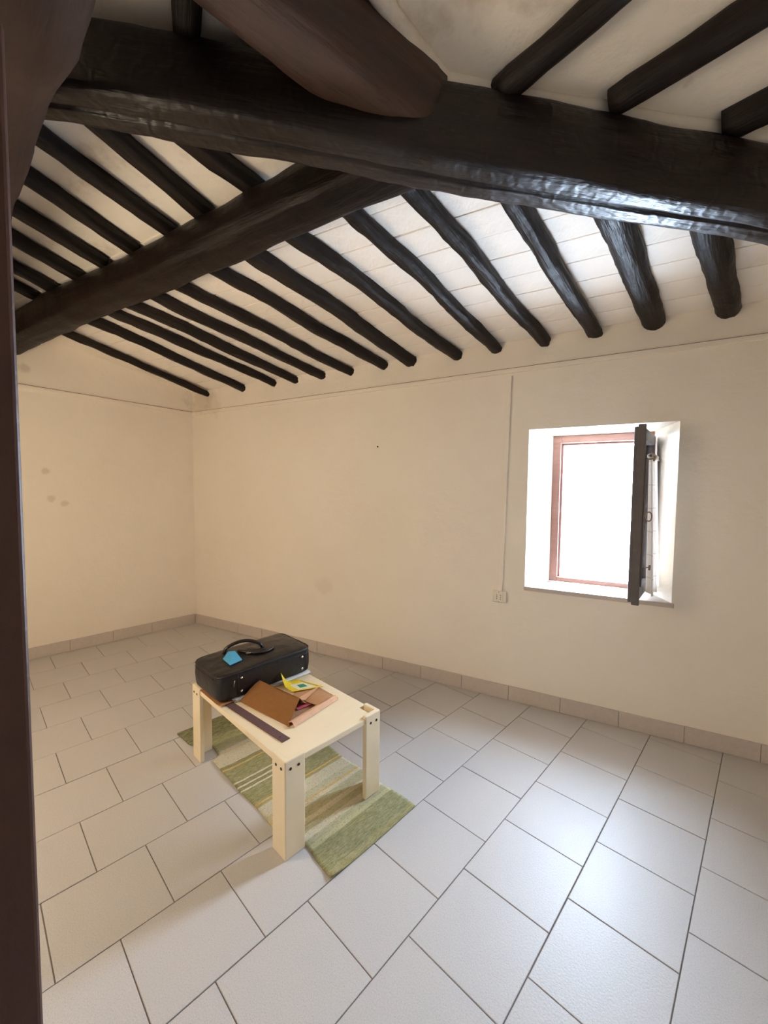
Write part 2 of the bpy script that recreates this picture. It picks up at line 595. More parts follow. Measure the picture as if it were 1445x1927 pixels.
bm = bmesh.new()
o2 = K * .3
prism(bm, [(p.x, p.y) for p in (CW, CW + o2, NL + o2 - U * .3, NL - U * .3)], -.1, lambda x, y: z_ceil(x, y) + .05)
wall_left = tag(link('wall_left', bm, 'wall'), 'cream plastered wall left of the corner', kind='structure')
bm = bmesh.new()
prism(bm, [(p.x, p.y) for p in (RW0, NR - U * .3, NR - U * .3 - o2, RW0 - o2)], -.1, lambda x, y: z_ceil(x, y) + .05)
wall_right = tag(link('wall_right', bm, 'wall'), 'cream plastered wall outside the picture to the right', kind='structure')
# near wall with the doorway behind the viewer and a short dark passage
bm = bmesh.new()
D0 = NW0; D1_ = NW0 - K * .82
zt = lambda x, y: z_ceil(x, y) + .05
prism(bm, [(p.x, p.y) for p in (NL, NL - U * .2, D0 - U * .2, D0)], -.1, zt)
prism(bm, [(p.x, p.y) for p in (D1_, D1_ - U * .2, NR - U * .2, NR)], -.1, zt)
prism(bm, [(p.x, p.y) for p in (D0, D0 - U * .2, D1_ - U * .2, D1_)], 2.06, zt)
wall_near = tag(link('wall_near', bm, 'wall'), 'cream plastered wall behind the viewer with the doorway', kind='structure')
bm = bmesh.new()
h0, h1 = D0 - U * .2 + K * .15, D1_ - U * .2 - K * .15
b0, b1 = h0 - U * 1.3, h1 - U * 1.3
prism(bm, [(p.x, p.y) for p in (h0, h0 + K * .1, b0 + K * .1, b0)], -.1, 2.3)
prism(bm, [(p.x, p.y) for p in (h1 - K * .1, h1, b1, b1 - K * .1)], -.1, 2.3)
prism(bm, [(p.x, p.y) for p in (b0 + K * .1, b0 + K * .1 - U * .1, b1 - K * .1 - U * .1, b1 - K * .1)], -.1, 2.3)
prism(bm, [(p.x, p.y) for p in (h0 + K * .1, h1 - K * .1, b1 - K * .1 - U * .1, b0 + K * .1 - U * .1)], 2.3, 2.4)
tag(link('wall_passage', bm, 'wall'), 'plain passage walls behind the doorway', kind='structure')

# ---- sloping ceiling
bm = bmesh.new()
cp = [NL - U * .35 + K * .35, NR - U * .35 - K * .35, RW0 + U * .55 - K * .35, CW + U * .55 + K * .35]
prism(bm, [(p.x, p.y) for p in cp], lambda x, y: z_ceil(x, y), lambda x, y: z_ceil(x, y) + .15)
ceiling = tag(link('ceiling', bm, 'ceil'), 'sloping whitewashed ceiling carried on dark poles', kind='structure')

# ------------------------------------------------------------------ skirting tiles
sk = tag(empty('baseboard_window'), 'low skirting of grey tiles along the window wall', kind='structure')
xs = [1.90, 1.50, 1.16, .82, .478, .144, -.194, -.53, -.869, -1.199, -1.538, -1.875, -2.21, -2.545, -2.884, -3.215, -3.545, -3.862]
for a, b in zip(xs, xs[1:]):
    bm = bmesh.new()
    box(bm, b + .0012, a - .0012, YW - .010 + random.uniform(-.001, .001), YW + .002, .0005, .101 + random.uniform(-.0015, .0015))
    bevel(bm, .0015, 1)
    link('tile', bm, 'skirt', sk)
bm = bmesh.new(); box(bm, -3.866, 1.90, YW - .0065, YW + .002, .0002, .0975)
link('grout', bm, 'grout', sk)
sk2 = tag(empty('baseboard_left'), 'low skirting of grey tiles along the left wall', kind='structure')
ds = [.012, .437, .773, 1.103, 1.436, 1.77, 2.10, 2.43, 2.76]
mwl = Matrix.Translation((CW.x, CW.y, 0)) @ Matrix.Rotation(math.atan2(-U.y, -U.x), 4, 'Z')
for a, b in zip(ds, ds[1:]):
    bm = bmesh.new()
    box(bm, a + .0012, b - .0012, -.002, .010 + random.uniform(-.001, .001), .0005, .101 + random.uniform(-.0015, .0015))
    bevel(bm, .0015, 1)
    bm.transform(mwl)
    link('tile', bm, 'skirt', sk2)

bm = bmesh.new(); box(bm, .012, 2.76, -.002, .0065, .0002, .0975); bm.transform(mwl)
link('grout', bm, 'grout', sk2)

# ------------------------------------------------------------------ cable trunking, socket
bm = bmesh.new()
def strip(bm, p0, p1, depth, h, zs0, zs1, nrm):
    a, b = V((p0[0], p0[1], zs0)), V((p1[0], p1[1], zs1))
    n = V((nrm[0], nrm[1], 0)) * depth
    vs_ = []
    for p in (a, b):
        for q in (V((0, 0, 0)), n * 1, n + V((0, 0, -h)), V((0, 0, -h))):
            vs_.append(bm.verts.new(p + q))
    for f in ((0, 1, 5, 4), (1, 2, 6, 5), (2, 3, 7, 6), (3, 0, 4, 7), (0, 3, 2, 1), (4, 5, 6, 7)):
        bm.faces.new([vs_[k] for k in f])
strip(bm, (CW.x, YW + .001), (RW0.x, YW + .001), .016, .030, 2.278, 2.325, (0, -1))
bevel(bm, .003, 2)
tr = tag(link('trim_1', bm, 'wall'), 'slim white ledge running along the window wall', kind='structure')
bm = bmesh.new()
strip(bm, (CW.x, YW + .001), (RW0.x, YW + .001), .009, .0045, 2.2822, 2.3292, (0, -1))  # thin strip painting the gap shadow over the window-wall ledge
link('shade_strip', bm, 'gap_shade', tr)
bm = bmesh.new()
e = CW - U * 2.6
strip(bm, (CW.x - .001, CW.y), (e.x - .001, e.y), .016, .030, 2.278, 2.345, (.963, -.27))
bevel(bm, .003, 2)
tr = tag(link('trim_2', bm, 'wall'), 'slim white ledge running along the left wall', kind='structure')
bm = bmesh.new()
strip(bm, (CW.x - .001, CW.y), (e.x - .001, e.y), .009, .0045, 2.2822, 2.3492, (.963, -.27))  # same painted shadow line over the left-wall ledge
link('shade_strip', bm, 'gap_shade', tr)

bm = bmesh.new()
vs4 = []
for (x, z) in ((-.578, 2.255), (-.606, .770)):
    for (dx, dy) in ((-.017, .001), (-.017, -.017), (.017, -.017), (.017, .001)):
        vs4.append(bm.verts.new((x + dx, YW + dy, z)))
for f in ((0, 1, 5, 4), (1, 2, 6, 5), (2, 3, 7, 6), (3, 0, 4, 7), (0, 3, 2, 1), (4, 5, 6, 7)):
    bm.faces.new([vs4[k] for k in f])
bevel(bm, .003, 2)
tag(link('cable_trunking', bm, 'wall'), 'slim vertical cable trunking painted like the wall, above the socket', 'trunking')

sock = tag(empty('wall_socket', Matrix.Translation((-.605, YW, .73))), 'small ivory double power socket at the foot of the trunking', 'socket')
bm = bmesh.new(); box(bm, -.047, .047, -.024, .001, -.040, .040); bevel(bm, .006, 3)
link('socket_box', bm, 'plastic', sock, True)
bm = bmesh.new(); box(bm, -.036, .026, -.027, -.0235, -.027, .027); bevel(bm, .002, 2)
link('face_plate', bm, 'plastic', sock)
for sx in (-.017, .008):
    for sz in (-.013, 0, .013):
        bm = bmesh.new(); disc(bm, (sx, -.0268, sz), (0, -1, 0), .0032, .0012, 10)
        link('pin_hole', bm, 'black', sock)
for sz in (-.034, .034):
    bm = bmesh.new(); disc(bm, (-.004, -.0238, sz), (0, -1, 0), .0034, .0014, 10)
    link('screw', bm, 'metal', sock)

bm = bmesh.new(); disc(bm, (-1.605, YW + .004, 1.82), (0, -1, .15), .006, .012, 10)
tag(link('nail', bm, 'black'), 'small dark nail stuck in the bare window wall', 'nail')

# ------------------------------------------------------------------ window
win = tag(empty('window_1'), 'small deep-set window with brown wooden frame', kind='structure')
bm = bmesh.new()
prism(bm, [(OX0 - .004, YW - .010), (OX1 + .012, YW - .010), (OX1 + .012, YW + .004), (FX1 + .004, FY + .02), (FX0 - .004, FY + .02), (OX0 - .004, YW + .004)], OZ0 - .028, OZ0)
bevel(bm, .003, 2)
link('window_sill', bm, 'sill', win)
ft, fd = .052, .07                                     # frame member width and depth
def member(name, x0, x1, z0, z1, y0, y1, mt, par, bv=.004):
    bm = bmesh.new(); box(bm, x0, x1, y0, y1, z0, z1); bevel(bm, bv, 2)
    return link(name, bm, mt, par)
member('frame_jamb', FX0, FX0 + ft, FZ0, FZ1, FY, FY + fd, 'frame', win)
member('frame_jamb', FX1 - ft, FX1, FZ0, FZ1, FY, FY + fd, 'frame', win)
member('frame_head', FX0 + ft, FX1 - ft, FZ1 - ft, FZ1, FY, FY + fd, 'frame', win)
member('frame_rail', FX0 + ft, FX1 - ft, FZ0, FZ0 + .034, FY, FY + fd, 'frame', win)
# rebate strips a step behind the frame
member('rebate', FX0 + ft, FX0 + ft + .016, FZ0 + .034, FZ1 - ft, FY + .03, FY + .10, 'frame', win, .002)
member('rebate', FX1 - ft - .016, FX1 - ft, FZ0 + .034, FZ1 - ft, FY + .03, FY + .10, 'frame', win, .002)
member('rebate', FX0 + ft + .016, FX1 - ft - .016, FZ1 - ft - .014, FZ1 - ft, FY + .03, FY + .10, 'frame', win, .002)
# open sash, hinged on the right, swung into the room; local x from hinge to free edge, local y = room-side face normal
H = V((.272, 3.108)); F = V((.170, 2.600))
e_ = (F - H); SL = e_.length; e_.normalize()
nr = V((-e_.y, e_.x))                                   # points right (inner face of the sash)
mws = Matrix.Identity(4)
for i, c in enumerate((e_, nr)):
    mws[0][i] = c.x; mws[1][i] = c.y
mws.translation = (H.x, H.y, .862)
SH = .968
sash = empty('sash', mws, win)
sw, sd = .062, .046
def smember(name, x0, x1, z0, z1, y0=-sd / 2, y1=sd / 2, mt='sash', bv=.004):
    bm = bmesh.new(); box(bm, x0, x1, y0, y1, z0, z1); bevel(bm, bv, 2)
    o = link(name, bm, mt); o.parent = sash
    return o
smember('stile', 0, sw, 0, SH)
smember('stile', SL - sw, SL, 0, SH)
smember('top_rail', sw, SL - sw, SH - sw, SH)
smember('bottom_rail', sw, SL - sw, 0, sw)
smember('overlap_strip', SL - .012, SL + .006, -.012, SH + .012, -.004, sd / 2 + .010, bv=.004)
smember('pane', sw - .008, SL - sw + .008, sw - .008, SH - sw + .008, -.003, .001, 'glass', .0005)
# bolt rod with hooks and ring handle on the free stile
bm = bmesh.new(); tube(bm, [(SL - .020, sd / 2 + .012, .09), (SL - .020, sd / 2 + .012, .80)], .004, 8)
o = link('bolt_rod', bm, 'metal', None, True); o.parent = sash
for zz in (.20, .79):
    bm = bmesh.new()
    tube(bm, [(SL - .020, sd / 2, zz), (SL - .020, sd / 2 + .035, zz), (SL - .020, sd / 2 + .048, zz + .004)], .0035, 8)
    tube(bm, [(SL - .020, sd / 2 + .048, zz - .012), (SL - .020, sd / 2 + .050, zz + .016)], .005, 8)
    o = link('hook', bm, 'metal', None, True); o.parent = sash
bm = bmesh.new()
tube(bm, [(SL - .020, sd / 2, .48), (SL - .020, sd / 2 + .022, .48)], .0035, 8)
tube(bm, [(SL - .020, sd / 2 + .036 + .014 * math.cos(q * math.pi / 8), .48 + .025 * math.sin(q * math.pi / 8)) for q in range(17)], .0035, 8)
o = link('ring_handle', bm, 'metal', None, True); o.parent = sash
# curtain hung on the sash
bm = bmesh.new()
def cur(u, v):
    wd = .40 * (.80 + .20 * v)
    x = SL - .040 - wd * u
    fold = math.sin(u * 6 * math.pi + .5) * (.008 + .012 * v) + math.sin(u * 15 + 2) * .004
    y = sd / 2 + .026 + .022 * v + fold
    z = .815 - .775 * v + .006 * math.sin(u * 9)
    return (x, y, z)
NU, NV = 60, 26
gv = [[bm.verts.new(cur(i / NU, j / NV)) for j in range(NV + 1)] for i in range(NU + 1)]
for i in range(NU):
    for j in range(NV):
        bm.faces.new((gv[i][j], gv[i + 1][j], gv[i + 1][j + 1], gv[i][j + 1]))
cu = tag(link('curtain', bm, 'curtain', None, True, mws), 'short cream cloth curtain hanging on the open window sash', 'curtain')
bm = bmesh.new()
tube(bm, [(SL - .045, sd / 2 + .026, .812), (.05, sd / 2 + .026, .812)], .006, 8)
link('curtain_rod', bm, 'metal', cu, True)
bm = bmesh.new()
def hem(u, v):
    x = SL - .06 - .33 * u
    return (x, sd / 2 + .026 + math.sin(u * 6 * math.pi + .5) * .010 + (.012 if v < .5 else -.012), .828 - .035 * abs(v - .5))
def hemr(u, v):
    x, y, z = cur(u, 0)
    return (x, y + .010 * math.cos(v * 2 * math.pi), .813 + .014 * math.sin(v * 2 * math.pi))
gv = [[bm.verts.new(hemr(i / NU, j / 8)) for j in range(8)] for i in range(NU + 1)]
for i in range(NU):
    for j in range(8):
        bm.faces.new((gv[i][j], gv[i + 1][j], gv[i + 1][(j + 1) % 8], gv[i][(j + 1) % 8]))
link('curtain_heading', bm, 'curtain', cu, True)

# ------------------------------------------------------------------ roof timbers
# great diagonal beam
bd = V((1.843, 1.128)).normalized(); bn = V((-bd.y, bd.x))
BW, BH = .098, .124
def b1c(x):
    t = (x + 1.398) / bd.x
    p = V((-1.398, .701)) + bd * t + bn * (BW - .012)
    return (p.x, p.y, 2.868 - .1264 * (x + 1.398) - BH + .012 + .022 * max(0, -x) / 1.9)
beam = timber('diagonal_beam', b1c(-1.98), b1c(2.15), BW, BH, 'beam', 3, .008, .006, 6.0, 64, .045, taper=(.88, 1.02), groove=((48,), .22))
tag(beam, 'massive dark hewn beam crossing the room diagonally, pale sheen and long crack underneath', 'beam')
# purlin along the window wall
pur = timber('purlin_beam', (-4.42, 1.465, 2.645), (-.48, 1.355, 2.668), .116, .110, 'beam_plain', 5, .014, .008, 2.6, 40, .06, taper=(1.04, .82), groove=((27,), .08))
tag(pur, 'dark round purlin running from the left wall to the diagonal beam', 'beam')
# beam joining from above the viewer
bb = timber('joining_beam', (-.555, 1.325, 2.725), (-1.50, -.216, 3.045), .088, .105, 'beam_red', 9, .010, .006, 3.2, 40, .045, taper=(1.15, 1.12))
tag(bb, 'heavy brown beam with smooth pale underside meeting the diagonal beam at top centre', 'beam')
# beam over the doorway
tp0 = V((-.227 * 0, 0))
td = V((-.974, .227)); tn = V((.227, .974))
ta = tn * .055 - td * 1.9; tb_ = tn * .055 + td * 4.62
dt = timber('door_side_beam', (ta.x, ta.y, 2.474), (tb_.x, tb_.y, 2.474), .195, .195, 'beam_rough', 12, .012, .012, 2.8, 32, .05,
            knots=((3.05, .05, .25),))
tag(dt, 'reddish brown log passing close overhead at the upper left, above the door leaf', 'beam')

ORD = ['first', 'second', 'third', 'fourth', 'fifth', 'sixth', 'seventh', 'eighth', 'ninth', 'tenth', 'eleventh', 'twelfth', 'thirteenth', 'fourteenth']
# lower rafters: (x at the wall, x high, y high, radius)
lowr = [(-3.638, -3.776, 1.709, .040), (-3.133, -3.355, 1.665, .047), (-2.712, -3.070, 1.661, .046), (-2.465, -2.804, 1.689, .046), (-2.156, -2.557, 1.709, .046),
        (-1.875, -2.266, 1.708, .044), (-1.556, -1.946, 1.677, .052), (-1.299, -1.660, 1.661, .066), (-.956, -1.355, 1.624, .052), (-.663, -1.027, 1.576, .050),
        (-.366, -.714, 1.595, .052), (-.073, -.349, 1.818, .056), (.241, .018, 2.061, .080), (.581, .403, 2.310, .074)]
RAFT = []
for i, (xw, xh, yh, r) in enumerate(lowr):
    yw = 2.93
    dx = (xh - xw) / (yh - 2.90)
    y1 = 1.47 if i < 10 else yh - .22
    x0, x1 = xw + dx * (yw - 2.90), xw + dx * (y1 - 2.90)
    r *= .80
    zo = r - .004
    RAFT.append((x0, yw, x1, y1))
    o = timber('rafter', (x0, yw, z_raft(yw) + zo), (x1, y1, z_raft(y1) + zo), r, r * .95, 'rafter', 20 + i, .020, .009, 2.3, 18, .04, taper=(.92, 1.06), side=random.uniform(-.012, .012))
    where = 'the last on the right' if i == 13 else ('against the far left wall' if i == 0 else ORD[i] + ' from the far left corner')
    tag(o, 'dark pole rafter sloping down to the window wall, ' + where, 'rafter', 'rafters above the window wall')
upr = [(-1.360, 1.364, -1.55, .80, .062), (-1.699, 1.389, -1.76, .62, .062), (-1.959, 1.389, -2.08, .40, .058), (-2.287, 1.373, -2.36, .40, .054),
       (-2.569, 1.362, -2.66, .42, .052), (-2.868, 1.394, -2.90, .46, .050), (-3.175, 1.379, -3.20, .52, .048), (-3.420, 1.368, -3.48, .60, .048)]
for i, (x0, y0, x1, y1, r) in enumerate(upr):
    r *= .74
    zo = r - .004
    o = timber('rafter', (x0, y0, z_raft(y0) + zo), (x1, y1, z_raft(y1) + zo), r, r * .95, 'rafter', 40 + i, .014, .008, 2.4, 18, .04)
    tag(o, 'dark pole rafter ending on top of the round purlin, ' + ('nearest the diagonal beam' if i == 0 else ORD[i] + ' counted from the diagonal beam'), 'rafter', 'rafters between purlin and diagonal beam')
for i, (x0, y0, L_, r) in enumerate(((-.345, 1.385, 2.0, .050), (-.015, 1.568, 1.75, .054), (.315, 1.780, 1.5, .055))):
    d = V((.963, -.270))
    if i == 0: d = V((.955, -.30)).normalized()
    x1, y1 = x0 + d.x * L_, y0 + d.y * L_
    r *= .80
    zo = r - .002
    o = timber('rafter', (x0, y0, z_raft(y0) + zo), (x1, y1, z_raft(y1) + zo), r, r, 'rafter', 60 + i, .012, .006, 2.3, 16, .05, taper=(1, 1.08))
    tag(o, 'dark pole rafter rising from the diagonal beam, ' + ('nearest the joining beam', 'middle of three at upper right', 'shortest at right picture edge')[i], 'rafter', 'rafters at the upper right')
o = timber('rafter', px_raft(350, 62, 2.45), px_raft(352, -170, 2.45), .040, .040, 'rafter', 71, .004, .004, 2.3, 14, .05)
tag(o, 'short dark rafter stub at the top edge, left of the brown joining beam', 'rafter')

# plaster bead where ceiling meets the joining beam and the diagonal beam
bm = bmesh.new()
fp = [px_raft(x, y, 2.475) for x, y in ((690, -110), (712, -40), (738, 10), (772, 62), (812, 112), (842, 140), (880, 155), (945, 166), (1050, 184), (1150, 202), (1250, 220), (1355, 237), (1480, 258), (1600, 278))]
fp = [p + V((-.012, .02, 0)) for p in fp]
tube(bm, fp, [.030 + .004 * math.sin(i * 2.3) for i in range(len(fp))], 12)
tag(link('trim_3', bm, 'ceil', None, True), 'rough plaster bead between ceiling and diagonal beam', kind='structure')

# ---- whitewashed flat bricks between the lower rafters
ca = math.atan(SLOPE)
brick_me = []
for q in range(4):
    bm = bmesh.new()
    L_, W_ = .294, .1485
    vs8 = [(-L_ / 2, -W_ / 2), (L_ / 2, -W_ / 2), (L_ / 2, W_ / 2), (-L_ / 2, W_ / 2)]
    a = [bm.verts.new((x, y, 0.004)) for x, y in vs8]
    b = [bm.verts.new((x, y, -.004)) for x, y in vs8]
    c = [bm.verts.new((x * .975, y * .95, -.0052 + random.uniform(-.0012, .0012))) for x, y in vs8]
    bm.faces.new(c[::-1])
    for r0, r1 in ((a, b), (b, c)):
        for k in range(4):
            bm.faces.new((r0[k], r0[(k + 1) % 4], r1[(k + 1) % 4], r1[k]))
    me = bpy.data.meshes.new('brick'); bmesh.ops.recalc_face_normals(bm, faces=bm.faces[:]); bm.to_mesh(me); bm.free()
    me.materials.append(M['ceil_brick'])
    brick_me.append(me)
ang = math.atan2(U.y, U.x) - math.pi / 2
for i in range(len(RAFT)):
    A_ = RAFT[i]
    if i + 1 < len(RAFT):
        B_ = RAFT[i + 1]
    else:
        B_ = (A_[0] + .33, A_[1], A_[2] + .33, A_[3] + .2)
    y = 2.80
    ymin = 1.40 if i < 9 else max(A_[3], 1.40)
    while y > ymin:
        ta_ = (y - A_[1]) / (A_[3] - A_[1]); xa = A_[0] + (A_[2] - A_[0]) * ta_
        tb2 = (y - B_[1]) / (B_[3] - B_[1]); xb = B_[0] + (B_[2] - B_[0]) * tb2
        o = bpy.data.objects.new('brick', random.choice(brick_me)); COL.objects.link(o)
        xc = (xa + xb) / 2
        o.location = (xc, y, z_ceil(xc, y) + random.uniform(-.0015, .0015))
        wscale = min(1.45, max(.7, (xb - xa) * .985 / .30))
        o.scale = (wscale, 1, 1)
        o.rotation_euler = (-ca + random.uniform(-.008, .008), random.uniform(-.006, .006), ang * .0 + random.uniform(-.01, .01))
        o.parent = ceiling
        y -= .1505

# ------------------------------------------------------------------ door leaf at the left edge
dl = tag(empty('door_1', Matrix.Translation((-.75, -.55, 0))), 'dark brown wooden door leaf standing open at the left edge', kind='structure')
E0 = V((-.613, .224)); E1 = V((-.757, -.545))
dd = (E1 - E0).normalized(); dn = V((-dd.y, dd.x))          # dn points away from the viewer's side?
if dn.x > 0: dn = -dn
bm = bmesh.new()
poly = [E0, E0 + dn * .038, E1 + dn * .038, E1]
prism(bm, [(p.x, p.y) for p in poly], .012, 2.0)
bevel(bm, .006, 3)
o = link('leaf', bm, 'door'); o.parent = dl; o.matrix_parent_inverse = dl.matrix_world.inverted()
for zz in (.25, 1.75):
    bm = bmesh.new(); hp = E1 + dn * .02 + dd * .008
    tube(bm, [(hp.x, hp.y, zz), (hp.x, hp.y, zz + .09)], .008, 10)
    o = link('hinge', bm, 'metal'); o.parent = dl; o.matrix_parent_inverse = dl.matrix_world.inverted()

# ------------------------------------------------------------------ two made-up globe lamps out of view, added as fill light
def fill_globe(loc, label, zc, r, colour, power):
    fill_lamp = tag(empty('added_fill_lamp', Matrix.Translation(V(loc))), label, 'fill_lamp')
    lm, lnt, lb = mat('added_fill_glow', (.9, .88, .85), .6)
    lb.inputs['Emission Color'].default_value = (*colour, 1)
    lb.inputs['Emission Strength'].default_value = power
    bm = bmesh.new(); bmesh.ops.create_uvsphere(bm, u_segments=32, v_segments=20, radius=r)
    bm.transform(Matrix.Translation((0, 0, zc)))
    link('added_fill_globe', bm, lm, fill_lamp, True)
    bm = bmesh.new(); tube(bm, [(0, 0, zc - r - .03), (0, 0, zc - r + .02)], [.03, .06], 20)
    link('added_fill_collar', bm, 'metal', fill_lamp)
    bm = bmesh.new(); tube(bm, [(0, 0, .015), (0, 0, zc - r - .02)], .011, 12)
    link('added_fill_pole', bm, 'metal', fill_lamp)
    bm = bmesh.new(); tube(bm, [(0, 0, 0), (0, 0, .012), (0, 0, .022)], [.14, .14, .11], 28)
    link('added_fill_base', bm, 'metal', fill_lamp)
fill_globe((-2.30, .22, 0), 'added fill light with warm lit globe, unseen behind the open door leaf', 1.62, .20, (1.0, .82, .58), 7.2)
fill_globe((1.30, -.72, 0), 'added fill light with white lit globe, unseen behind the viewer', 1.78, .24, (1.0, .94, .88), 12.0)

# ------------------------------------------------------------------ coffee table (local x = across, local y = along the table)
TO = V((-1.05, 1.16))
MT = Matrix.Translation((TO.x, TO.y, 0)) @ Matrix.Rotation(math.atan2(U.y, U.x), 4, 'Z')
TL, TW, TH, LW, LT = .918, .532, .400, .096, .024
tbl = tag(empty('coffee_table', MT), 'low pale wooden table with wide corner legs standing on the green rug', 'table')
g = .002
def notch(x, y, sx, sy):
    return [(x + sx * LT, y + sy * (LW + g)), (x + sx * LT, y + sy * LT), (x + sx * (LW + g), y + sy * LT)]
pts = []
x0, x1, y0, y1 = .004, TW - .004, .004, TL - .004
pts = [(x0, LW + g), (LT, LW + g), (LT, LT), (LW + g, LT), (LW + g, y0),
       (TW - LW - g, y0), (TW - LW - g, LT), (TW - LT - .020, LT), (TW - LT - .020, LW + g), (x1, LW + g),
       (x1, TL - LW - g), (TW - LT, TL - LW - g), (TW - LT, TL - LT), (TW - LW - g, TL - LT), (TW - LW - g, y1),
       (LW + g, y1), (LW + g, TL - LT), (LT, TL - LT), (LT, TL - LW - g), (x0, TL - LW - g)]
bm = bmesh.new(); prism(bm, pts, TH - .026, TH); bevel(bm, .003, 2)
link('tabletop', bm, 'table', tbl)
for ix, iy in ((0, 0), (1, 0), (0, 1), (1, 1)):
    def lp(x, y): return ((TW - x) if ix else x, (TL - y) if iy else y)
    prof = [lp(0, 0), lp(LW, 0), lp(LW, LT - .001), lp(LT - .001, LT - .001), lp(LT - .001, LW), lp(0, LW)]
    zb = .0065 if ix else 0.0
    bm = bmesh.new(); prism(bm, prof, zb, TH + (.012 if ix and not iy else .007))
    bevel(bm, .005, 3)
    leg = link('leg', bm, 'table', tbl)
    for q in (.026, .064):
        for face in (0, 1):
            px, py = (q, 0) if face == 0 else (0, q)
            c = lp(px, py)
            nx, ny = ((0, 1 if iy else -1) if face == 0 else (1 if ix else -1, 0))
            dz = .012 if (q > .03) == (face == 0) else 0
            bm = bmesh.new(); disc(bm, (c[0] - nx * .002, c[1] - ny * .002, TH - .033 + .004), (nx, ny, 0), .0065, .0035, 14)
            link('bolt', bm, 'hole', leg)

def on_table(name, bm, material, base, parent=None, smooth=False):
    """mesh given in table coordinates, origin moved to base."""
    bm.transform(Matrix.Translation(-V(base)))
    if parent:
        o = link(name, bm, material, None, smooth)
        o.parent = parent
        o.matrix_parent_inverse = Matrix.Identity(4)
        return o
    return link(name, bm, material, None, smooth, MT @ Matrix.Translation(V(base)))

# ---- folder and papers under the bag
bs = (.02, .75, TH)
bm = bmesh.new()
def fol(u, v):
    x, y = .004 + .47 * u, .918 - (.322 + .02 * (1 - u)) * v
    z = TH + .004 + (.008 * max(0, (v - .85) / .15) * (1 - u) ** 2)
    return (x, y, z)
sheet(bm, fol, 8, 14, .0035)
tag(on_table('card_folder', bm, 'orange_card', bs), 'orange-brown card folder lying under the black bag', 'folder')
bs = (.3, .73, TH + .004)
pp = tag(empty('paper_stack', MT @ Matrix.Translation(bs)), 'thin stack of white papers squeezed under the black bag', 'papers')
for i, (dx, dy, rz) in enumerate(((0, 0, 0), (.006, -.006, .01), (-.004, .003, -.012), (.003, -.003, .02))):
    bm = bmesh.new(); box(bm, .078 + dx, .528 + dx, .574 + dy, .86 + dy, TH + .0045 + i * .0032, TH + .0075 + i * .0032)
    bm.transform(Matrix.Translation((.3, .7, 0)) @ Matrix.Rotation(rz, 4, 'Z') @ Matrix.Translation((-.3, -.7, 0)))
    on_table('sheet', bm, 'white', bs, pp)

# ---- black bag
BZ = TH + .0175
bs = (.275, .745, BZ)
bag = tag(empty('travel_bag', MT @ Matrix.Translation(bs)), 'black leather soft briefcase with blue tag lying flat on the table', 'bag')
def bagsurf(p, lx=.272, ly=.163, lz=.066):
    """p in the unit cube shell -> rounded bag."""
    v = V(p)
    n = (abs(v.x) ** 9 + abs(v.y) ** 9) ** (1 / 9)
    m_ = max(abs(v.x), abs(v.y), 1e-6)
    k = m_ / max(n, 1e-6) if n > 0 else 1
    x, y = v.x * k, v.y * k
    z = v.z
    edge = max(abs(x), abs(y))
    # round the rim between top/bottom and the sides
    rr = .11
    if abs(z) > 1 - rr:
        q = (abs(z) - (1 - rr)) / rr
        s = 1 - .045 * (1 - math.sqrt(max(0, 1 - q * q)))
        x, y = x * s, y * s
    rim = (max(0, 1 - x * x) * max(0, 1 - y * y))
    zz = z * lz
    if z > 0:
        zz += z * (.016 * rim ** .6 + .005 * math.sin(x * 2.5 + .4) * (1 - y * y)) - .010 * z * max(0, -x) ** 2
        zz += .006 * z * max(0, x)
    wob = .0035 * noise.noise((x * 3, y * 3, z * 2 + 5))
    sidebulge = (1 - z * z) * .006
    return V((x * (lx + sidebulge) , y * (ly + sidebulge), zz + wob * (1 if z > -.8 else 0)))
bm = bmesh.new()
NG = 26
def face_grid(f):
    g_ = [[bm.verts.new(bagsurf(f(2 * i / NG - 1, 2 * j / NG - 1))) for j in range(NG + 1)] for i in range(NG + 1)]
    for i in range(NG):
        for j in range(NG):
            bm.faces.new((g_[i][j], g_[i + 1][j], g_[i + 1][j + 1], g_[i][j + 1]))
for f in (lambda a, b: (a, b, 1), lambda a, b: (a, b, -1), lambda a, b: (1, a, b), lambda a, b: (-1, a, b), lambda a, b: (a, 1, b), lambda a, b: (a, -1, b)):
    face_grid(f)
bmesh.ops.remove_doubles(bm, verts=bm.verts[:], dist=1e-4)
bm.transform(Matrix.Translation((0, 0, .066)))
zmin = min(v.co.z for v in bm.verts)
bm.transform(Matrix.Translation((0, 0, -zmin)))
link('bag_body', bm, 'leather', bag, True)
ZO = .066 - zmin
# piping around the upper rim and zip line
def rimpt(t, z, grow=1.0):
    a = t * 2 * math.pi
    c, s = math.cos(a), math.sin(a)
    m_ = max(abs(c), abs(s))
    p = bagsurf((c / m_, s / m_, z))
    return V((p.x * grow, p.y * grow, p.z + ZO))
bm = bmesh.new(); tube(bm, [rimpt(i / 80, 0.93, 1.006) for i in range(81)], .0045, 6, False)
link('piping', bm, 'leather', bag, True)
bm = bmesh.new(); tube(bm, [rimpt(i / 80, .62, 1.002) for i in range(81)], .002, 6, False)
link('zip', bm, 'leather', bag, True)
def topz(x, y):
    return bagsurf((x / .272, y / .163, 1)).z + ZO
